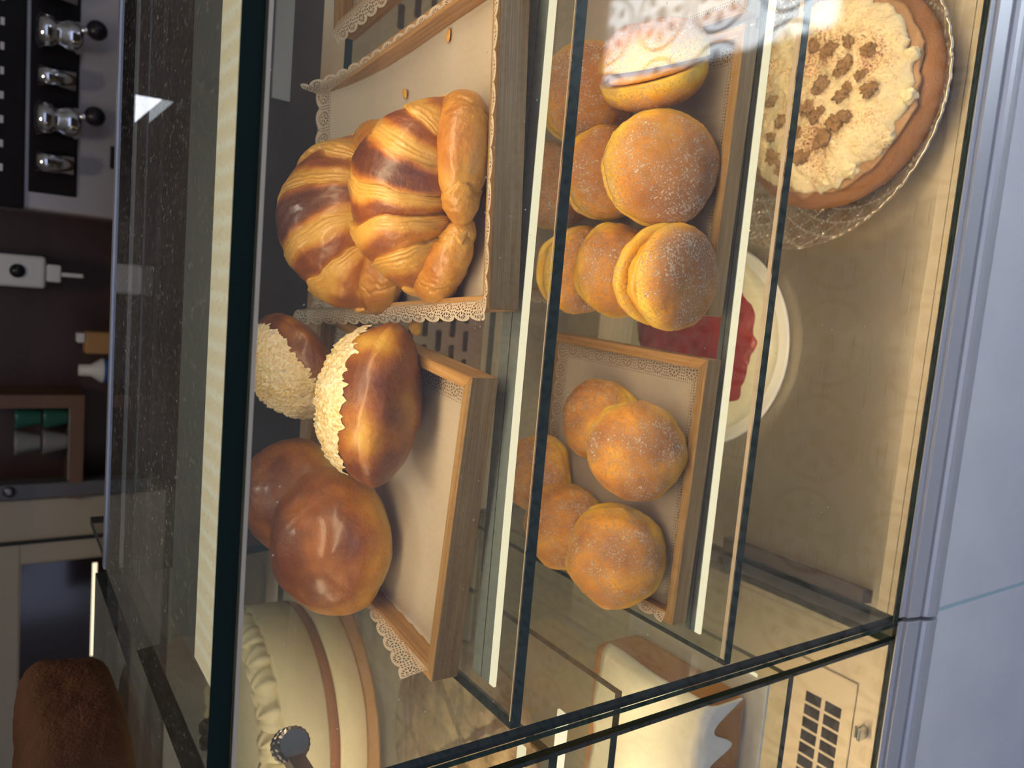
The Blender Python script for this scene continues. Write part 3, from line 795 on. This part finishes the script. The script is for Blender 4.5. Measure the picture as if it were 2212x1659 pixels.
cake = thing('cream_cake', 'round brown cake heaped with dusted whipped cream and walnuts', 'cake', (.612, .150, .009))
V, F_, _a = blob(200, 60, lambda d: (Vector((d.x*.134*(1+.01*fbm((d.x*3, d.y*3, 0), 1, 3)), d.y*.134*(1+.01*fbm((d.x*3, d.y*3, 5), 1, 3)), .022+.022*max(-1, min(1, d.z*2.2))*(1-.2*(abs(d.x*d.x+d.y*d.y))))), 0))
m = MB(); m.add(V, F_); m.build('sponge_base', M['sponge'], cake, True)
def cream_h(x, y):
    r = math.hypot(x, y)/.118
    return .046+.030*max(0, 1-r**2.2)**.55+.008*fbm((x*22, y*22, 1), 1, 4)
V, Rm = [], []
NR_, NA = 110, 320
for j in range(NR_+1):
    q = j/NR_
    for i in range(NA):
        a = 2*PI*i/NA
        ed = .1135*(1+.075*fbm((math.cos(a)*2.6, math.sin(a)*2.6, 4), 1, 4)+.03*fbm((math.cos(a)*11, math.sin(a)*11, 8), 1, 2))
        rr = ed*min(1, q/.9)
        x, y = rr*math.cos(a), rr*math.sin(a)
        if q <= .9: z = .046+.026*(1-(q/.9)**4)**.6+.006*fbm((x*26, y*26, 1), 1, 4)+.0018*fbm((x*120, y*120, 2), 1, 2); rad_ = 0
        else:
            k = (q-.9)/.1; z = .046-.004*k+.006*fbm((x*26, y*26, 1), 1, 4)*(1-k); 
            x *= 1-.10*k; y *= 1-.10*k
        V.append((x, y, z)); Rm.append(max(0, min(1, (q-.6)*3)))
F_ = [[j*NA+i, j*NA+(i+1) % NA, (j+1)*NA+(i+1) % NA, (j+1)*NA+i] for j in range(NR_) for i in range(NA)]
m = MB(); m.add(V, F_); o = m.build('whipped_cream', M['whip'], cake, True); setattrf(o, 'rim', Rm)
m = MB(); V, F_, _a = blob(120, 16, lambda d: (Vector((d.x*.121*(1+.05*fbm((d.x*6, d.y*6, 0), 1, 3)), d.y*.121*(1+.05*fbm((d.x*6, d.y*6, 2), 1, 3)), .044+.006*d.z)), 0))
m.add(V, F_); m.build('caramel_filling', M['filling'], cake, True)
wn = [(-.058,.016),(-.050,.010),(-.035,-.015),(-.028,-.022),(.005,-.064),(-.006,-.052),(-.014,-.046),(.013,-.038),(.020,-.046),(-.022,-.002),(-.062,-.028),(-.080,.0),(-.050,.046),(.034,-.070),(.046,-.045),(-.090,.030),(-.032,.034),(-.004,-.012),(.003,-.018),(.022,.018),(-.006,.052),(-.074,.044),(.050,.0),(.042,-.022),(-.012,-.078),(-.044,-.040),(-.038,-.052),(-.018,.012)]
for k, (x, y) in enumerate(wn):
    s = random.uniform(.0045, .0085)
    V, F_, _a = blob(36, 24, lambda d: (Vector((d.x*s*1.2, d.y*s*.95, d.z*s*.7))*(1+.9*fbm((d.x*1.5+k*3, d.y*1.5, d.z*1.5), 1, 4)), 0))
    m = MB(); m.add(V, F_); o = m.build('walnut_piece', M['walnut'], cake, True)
    q = math.hypot(x, y)/.1135
    o.location = (x, y, .046+.026*max(0, 1-q**4)**.6+.004); o.rotation_euler = (0, .2, random.uniform(0, 6))
for k, (a, rr, s) in enumerate(((-2.15, .112, .008), (-1.75, .114, .009), (-2.62, .108, .010), (-2.9, .108, .009), (-1.35, .113, .008))):
    V, F_, _a = blob(30, 18, lambda d: (d*s*(1+.35*fbm((d.x*2+k*3, d.y*2, d.z*2), 1, 3)), 0))
    m = MB(); m.add(V, F_); o = m.build('cream_dollop', M['whip'], cake, True); setattrf(o, 'rim', [1.0]*len(V))
    o.location = (rr*math.cos(a), rr*math.sin(a), .050)

# cheesecake behind, and maroon board
pl = MB().lathe([(.02, .001), (.10, .001), (.148, .012), (.150, .014), (.146, .016), (.10, .005), (.0, .005)], 96, (.292, .330, 0), cap=False).build('white_plate', M['plate_white'], None, True)
tag(pl, 'white plate under the red topped cake behind the lower shelf edge', 'plate')
ch = thing('fruit_topped_cake', 'pale round cake with glossy red fruit topping on a white plate', 'cake', (.292, .330, .006))
MB().lathe([(.0, 0), (.128, 0), (.132, .003), (.132, .028), (.128, .031), (.0, .032)], 96, (0,0,0), cap=False).build('cake_body', M['ivory'], ch, True)
V = []
for j in range(31):
    q = j/30
    for i in range(160):
        a = 2*PI*i/160; ed = .112*(1+.09*fbm((math.cos(a)*3, math.sin(a)*3, 9), 1, 3))
        x, y = ed*q*math.cos(a), ed*q*math.sin(a)
        V.append((x, y, .0315+.010*(1-q**6)+.003*fbm((x*60, y*60, 0), 1, 3)*(1-q**8)))
F_ = [[j*160+i, j*160+(i+1) % 160, (j+1)*160+(i+1) % 160, (j+1)*160+i] for j in range(30) for i in range(160)]
m = MB(); m.add(V, F_); m.build('fruit_topping', M['red_jam'], ch, True)

# ------------------------------------------------------------------ neighbouring case on the left
nb = thing('display_case', 'neighbouring glass display case left of the dark seam, holding layered cakes', 'display case')
XL = -.75; X0 = -.026
MB().prism([(.001, .0), (.75, .0), (.75, ZT0-.001), (.001, ZT0-.001)], X0-.010, X0).build('side_glass', M['glass'], nb)
for p in nb.children:
    p.data.materials.append(M['edge'])
    for q in p.data.polygons:
        if abs(q.normal.x) < .5: q.material_index = 1
MB().box((XL, -.006, .0), (X0, .0, ZT0-.001), 0, None, [1, 1, 0, 1, 0, 1]).build('front_glass', [M['glass'], M['edge']], nb)
MB().box((XL, -.004, ZT0), (X0-.010, .55, ZT), 0, None, [0, 0, 1, 0, 1, 1]).build('top_glass', [M['glass_top'], M['edge']], nb)
def shelf(z, x1, y0, y1, strip=True):
    s_ = MB().box((XL, y0, z-.009), (x1, y1, z), 0, None, [0, 0, 1, 1, 1, 1]).build('glass_shelf', [M['glass_shelf'], M['edge_shelf']], nb)
    if strip: MB().box((XL, y0+.046, z-.012), (x1-.02, y0+.056, z-.0095)).build('light_strip', M['led_thin'], s_)
shelf(.508, X0-.012, .004, .70); shelf(.190, X0-.012, .004, .62)
shelf(.385, X0-.012, .06, .70, False)
MB().box((XL, .048, .452), (X0-.012, .062, .4545)).build('light_strip', M['led_thin'], nb)  # added glowing bar, stands in for a light strip mirrored in the glass
MB().box((XL, .03, -.010), (X0-.010, .75, .0)).build('base_plate', M['beige'], nb)
MB().box((XL, .001, -.012), (X0-.010, .029, .003)).build('inner_frame', M['beige'], nb)
MB().box((XL, .740, .0), (X0-.010, .75, .66)).build('back_panel', M['steel_panel'], nb)
vg = MB().box((XL, .030, .0005), (-.100, .120, .004)).build('vent_cover', M['beige'], nb, bevel=.002)
gm = MB()
for i in range(22):
    xx = -.140-i*.0175
    for y0 in (.046, .074): gm.box((xx-.0135, y0, .0035), (xx, y0+.022, .0047))
gm.build('vent_slots', M['slot'], vg)
MB().box((-.160, .010, .003), (-.145, .014, .020)).box((-.160, .016, .003), (-.145, .020, .016)).build('glass_clip', M['chrome'], nb, bevel=.001)
area('neighbour_top_light', (-.40, .10, ZT0-.012), .68, .04, 2.2, nb, R(12)); area('neighbour_shelf_light', (-.40, .06, .485), .66, .014, 1.8, nb, R(15)); area('neighbour_lower_light', (-.40, .055, .176), .66, .014, 1.3, nb, R(10));  # lower light added to brighten the vent cover and floor
# layered cream cake
lc = thing('layer_cake', 'tall ivory cream cake with brown filling line on a brown board, left case', 'cake', (-.235, .470, .509))
def ring(z0, z1, r, mat, nm, wob=.0):
    V = []; prof = [(0, z0), (r*.985, z0), (r, z0+.003), (r, z1-.003), (r*.985, z1), (0, z1)]
    m = MB().lathe(prof, 128, (0,0,0), cap=False)
    if wob: m.v = [(x*(1+wob*fbm((x*12, y*12, z*25), 1, 3)), y*(1+wob*fbm((x*12, y*12, z*25), 1, 3)), z) for x, y, z in m.v]
    return m.build(nm, mat, lc, True)
MB().lathe([(0, 0), (.170, 0), (.172, .002), (.172, .005), (0, .006)], 96, cap=False).build('cake_board', M['orange_box'], lc, True)
ring(.006, .040, .150, M['ivory'], 'lower_layer', .01); ring(.040, .052, .1495, M['jam_brown'], 'filling_layer', .012); ring(.052, .105, .150, M['ivory'], 'upper_layer', .008)
m = MB()
for k in range(26):
    a = 2*PI*k/26; V, F_, _a = blob(20, 12, lambda d: (Vector((.128*math.cos(a), .128*math.sin(a), .112))+Vector((d.x*.020, d.y*.020, d.z*.014))*(1+.25*math.sin(6*math.atan2(d.y, d.x))), 0)); m.add(V, F_)
m.build('piped_cream', M['ivory'], lc, True)
# loaf on top
def loaf_pt(d):
    k = 1/((abs(d.x)**5+abs(d.y)**5+abs(d.z)**5)**.2)
    p = Vector((d.x*.155, d.y*.114, d.z*.044))*k
    p.x += .006*fbm((p.y*14, p.z*14, 2), 1, 3); p.z += .043+.004*fbm((p.x*12, p.y*12, 5), 1, 3)*(p.z > 0)
    return p+d*.0012*fbm((p.x*120, p.y*120, p.z*120), 1, 3), 0
V, F_, Aa = blob(200, 110, loaf_pt)
m = MB(); m.add(V, F_); o = m.build('dark_cake_loaf', M['choc'], None, True); o.location = (-.200, .285, ZT+.001)
tag(o, 'dark brown cake loaf with lighter crust standing on the left case', 'cake')
# glazed cake lower left
gc = thing('glazed_cake', 'long brown cake with shiny white icing dripping in scallops, left case', 'cake', (0, 0, .191))
MB().box((-.50, .024, 0), (-.055, .24, .004)).build('cake_board', M['plate_white'], gc, bevel=.001)
MB().box((-.48, .044, .0045), (-.075, .22, .082)).build('sponge_base', M['caramel'], gc, bevel=.012)
V = []; NX, NY = 260, 40
for j in range(NY+1):
    for i in range(NX+1):
        x = -.483+.411*i/NX; q = j/NY
        dr = .034+.016*math.sin(x*150+math.sin(x*40))
        if q < .5: y = .20-.156*q*2+.0; z = .0845+.003*math.sin(x*60+y*50)
        else: k = (q-.5)*2; y = .044-.0035*min(1, k*4); z = .0845-dr*k
        if x > -.085 : z -= (x+.085)**2*60
        V.append((x, y, z))
F_ = [[j*(NX+1)+i, j*(NX+1)+i+1, (j+1)*(NX+1)+i+1, (j+1)*(NX+1)+i] for j in range(NY) for i in range(NX)]
m = MB(); m.add(V, F_); o = m.build('white_icing', M['white_icing'], gc, True); sd = o.modifiers.new('thickness', 'SOLIDIFY'); sd.thickness = .003
# cracked cake between shelves
o = MB().lathe([(0, 0), (.12, 0), (.135, .02), (.135, .05), (.12, .062), (0, .068)], 96, cap=False)
k_ = NT('cracked_crust'); co = k_.coord(); v_ = k_.n('TexVoronoi', feature='DISTANCE_TO_EDGE'); k_.l(co, v_.inputs['Vector']); v_.inputs['Scale'].default_value = 9
nn = k_.noise(co, 30, 5, .6)
cc = k_.mix(k_.math('LESS_THAN', k_.math('ADD', v_.outputs[0], k_.math('MULTIPLY', nn, .16)), .12), k_.ramp(nn, [(.35, (.12, .075, .04)), (.62, (.42, .30, .18))]), (.10, .05, .02))
M['cracked'] = k_.done(k_.pbsdf(cc, .7, 0, .3, k_.bump(nn, .002)))
o = o.build('cracked_cake', M['cracked'], None, True); o.location = (-.215, .270, .3860)
tag(o, 'pale brown cake with cracked top seen through the left case shelves', 'cake')
# ------------------------------------------------------------------ behind the counter
YW = 1.58
em = thing('espresso_machine', 'steel espresso machine with two chrome groups on the back counter', 'coffee machine', (.66, YW, .5))
MB().box((-.225, -.0, .0), (.40, .14, .45)).build('machine_body', M['machine'], em, bevel=.01)
MB().box((-.185, -.006, .225), (.40, .0, .318)).build('recess_panel', M['panel_black'], em, bevel=.006)
MB().box((-.225, -.012, .325), (.40, -.001, .45)).build('upper_panel', M['panel_black'], em, bevel=.004)
for x in (-.03, .15):
    g = MB().lathe([(.030, 0), (.034, .01), (.034, .03), (.028, .04), (.028, .05), (.036, .055), (.036, .08), (.02, .085)], 32, (x, -.045, .225), cap=True).build('brew_group', M['chrome'], em, True)
    MB().lathe([(.008, 0), (.008, .03)], 16, (x+.01, -.06, .235), (.2, -.5, -.7)).build('lever', M['chrome'], g, True)
    V, F_, _a = blob(24, 14, lambda d: (Vector((x+.018, -.075, .200))+d*.021, 0)); m = MB(); m.add(V, F_); m.build('black_knob', M['black'], g, True)
for x in (-.12, .06, .24):
    MB().lathe([(.020, 0), (.022, .05), (.022, .07)], 24, (x, -.035, .235)).build('chrome_cover', M['chrome'], em, True)
for i in range(9): MB().box((-.15+i*.05, -.015, .365), (-.135+i*.05, -.012, .372)).build('button', M['white_plastic'], em)
MB().box((-.11, -.008, .150), (-.06, -.0, .160)).build('name_plate', M['black'], em)
MB().box((-1.9, YW-.10, -.549), (2.6, 1.718, .499)).build('back_counter', M['wood_wall']); tag(bpy.data.objects['back_counter'], 'dark wooden counter along the rear wall behind the case', 'counter')
ds = thing('soap_dispenser', 'white wall dispenser with round window and curved nozzle', 'dispenser', (.300, YW+.06, .78))
MB().box((-.036, -.05, .0), (.036, .078, .20)).build('dispenser_body', M['white_plastic'], ds, bevel=.008)
MB().box((-.020, -.045, -.030), (.020, .02, .0)).build('nozzle_block', M['white_plastic'], ds, bevel=.004)
MB().lathe([(.015, 0), (.015, .004)], 28, (0, -.051, .055), (0, -1, 0)).build('round_window', M['black'], ds, True)
MB().box((-.006, -.045, -.075), (.004, -.036, -.030)).build('spout', M['white_plastic'], ds, bevel=.003)
bt = thing('plastic_bottle', 'white bottle with blue label standing on the back counter', 'bottle', (.085, YW-.03, .50))
MB().lathe([(.026, 0), (.028, .01), (.028, .17), (.014, .19), (.013, .215), (0, .216)], 32, cap=False).build('bottle_body', M['white_plastic'], bt, True)
MB().lathe([(.0285, .06), (.0285, .165)], 32, cap=False).build('blue_label', M['blue_label'], bt, True)
tag(MB().box((.125, YW-.05, .50), (.175, YW, .705)).build('food_carton', M['orange_box'], None, bevel=.004), 'yellow brown carton beside the blue labelled bottle', 'carton')
tag(MB().box((.150, YW-.052, .705), (.172, YW-.02, .722)).build('carton_cap', M['white_plastic'], None, bevel=.003), 'white cap on the yellow brown carton', 'cap')
bpy.data.objects['carton_cap'].parent = bpy.data.objects['food_carton']; [bpy.data.objects['carton_cap'].pop(k_, None) for k_ in ('label', 'category')]
nc = thing('wall_niche', 'brown wooden wall shelf box holding green and grey cups', 'shelf', (-.10, YW, .70))
MB().box((-.12, -.02, .0), (.125, .13, .028)).box((.095, -.02, .028), (.125, .13, .26)).build('wooden_frame', M['wood_frame'], nc)
MB().box((-.12, -.01, .028), (.095, .0, .030)).build('front_strip', M['grey_cup'], nc)
for i, (mt, lb) in enumerate((('green_cup', 'green cup in the wooden wall box, right side'), ('grey_cup', 'pale grey cup in the wooden wall box beside the green ones'))):
    for j in range(2):
        o = MB().lathe([(.018, 0), (.028, .045), (.0285, .05), (.026, .05), (.016, .004), (0, .004)], 28, cap=False).build('cup', M[mt], None, True)
        o.location = (-.035-.06*i, YW+.04, .7295+.055*j); tag(o, lb+(', upper one' if j else ', lower one'), 'cup', 'cups in the wall box')
ps = thing('aluminium_post', 'grey aluminium post with round lock beside the cream frame', 'post', (-.198, YW-.02, .5))
MB().box((-.018, 0, 0), (.018, .05, .5)).build('post_profile', M['post_grey'], ps, bevel=.003)
MB().lathe([(.012, 0), (.012, .006), (.006, .008)], 28, (.003, 0, .345), (0, -1, 0)).build('round_lock', M['nickel'], ps, True)
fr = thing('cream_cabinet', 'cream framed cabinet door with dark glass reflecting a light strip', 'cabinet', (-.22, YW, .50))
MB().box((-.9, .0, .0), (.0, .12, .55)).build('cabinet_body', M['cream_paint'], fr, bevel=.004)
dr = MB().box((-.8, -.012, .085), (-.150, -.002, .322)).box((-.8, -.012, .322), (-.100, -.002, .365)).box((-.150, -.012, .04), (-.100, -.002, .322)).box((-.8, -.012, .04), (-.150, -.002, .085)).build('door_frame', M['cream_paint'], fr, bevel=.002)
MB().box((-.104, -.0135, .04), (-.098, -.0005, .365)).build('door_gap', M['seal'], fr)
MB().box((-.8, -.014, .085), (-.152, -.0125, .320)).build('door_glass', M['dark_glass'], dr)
MB().box((-.40, -.0165, .164), (-.165, -.0145, .174)).build('strip_reflection', M['led_thin'], dr)  # glowing bar imitates a light strip reflected in the door glass
for lb, pts in (('added glowing panel over the coffee machine, mirrored in the top glass', [(.693, .933), (.729, .951), (.731, 1.011), (.66, .948)]), ('small added glowing panel above the cream cabinet', [(-.206, .927), (-.319, 1.003), (-.312, .935)])):  # unseen glowing panels added to give bright reflections on the top glass
    m = MB(); n = len(pts); m.add([(x, 1.60, z) for x, z in pts]+[(x, 1.615, z) for x, z in pts], [list(range(n)), list(range(n, 2*n))[::-1]]+[[i, n+i, n+(i+1) % n, (i+1) % n] for i in range(n)])
    tag(m.build('reflection_panel', M['lit'], None), lb, 'glow panel')
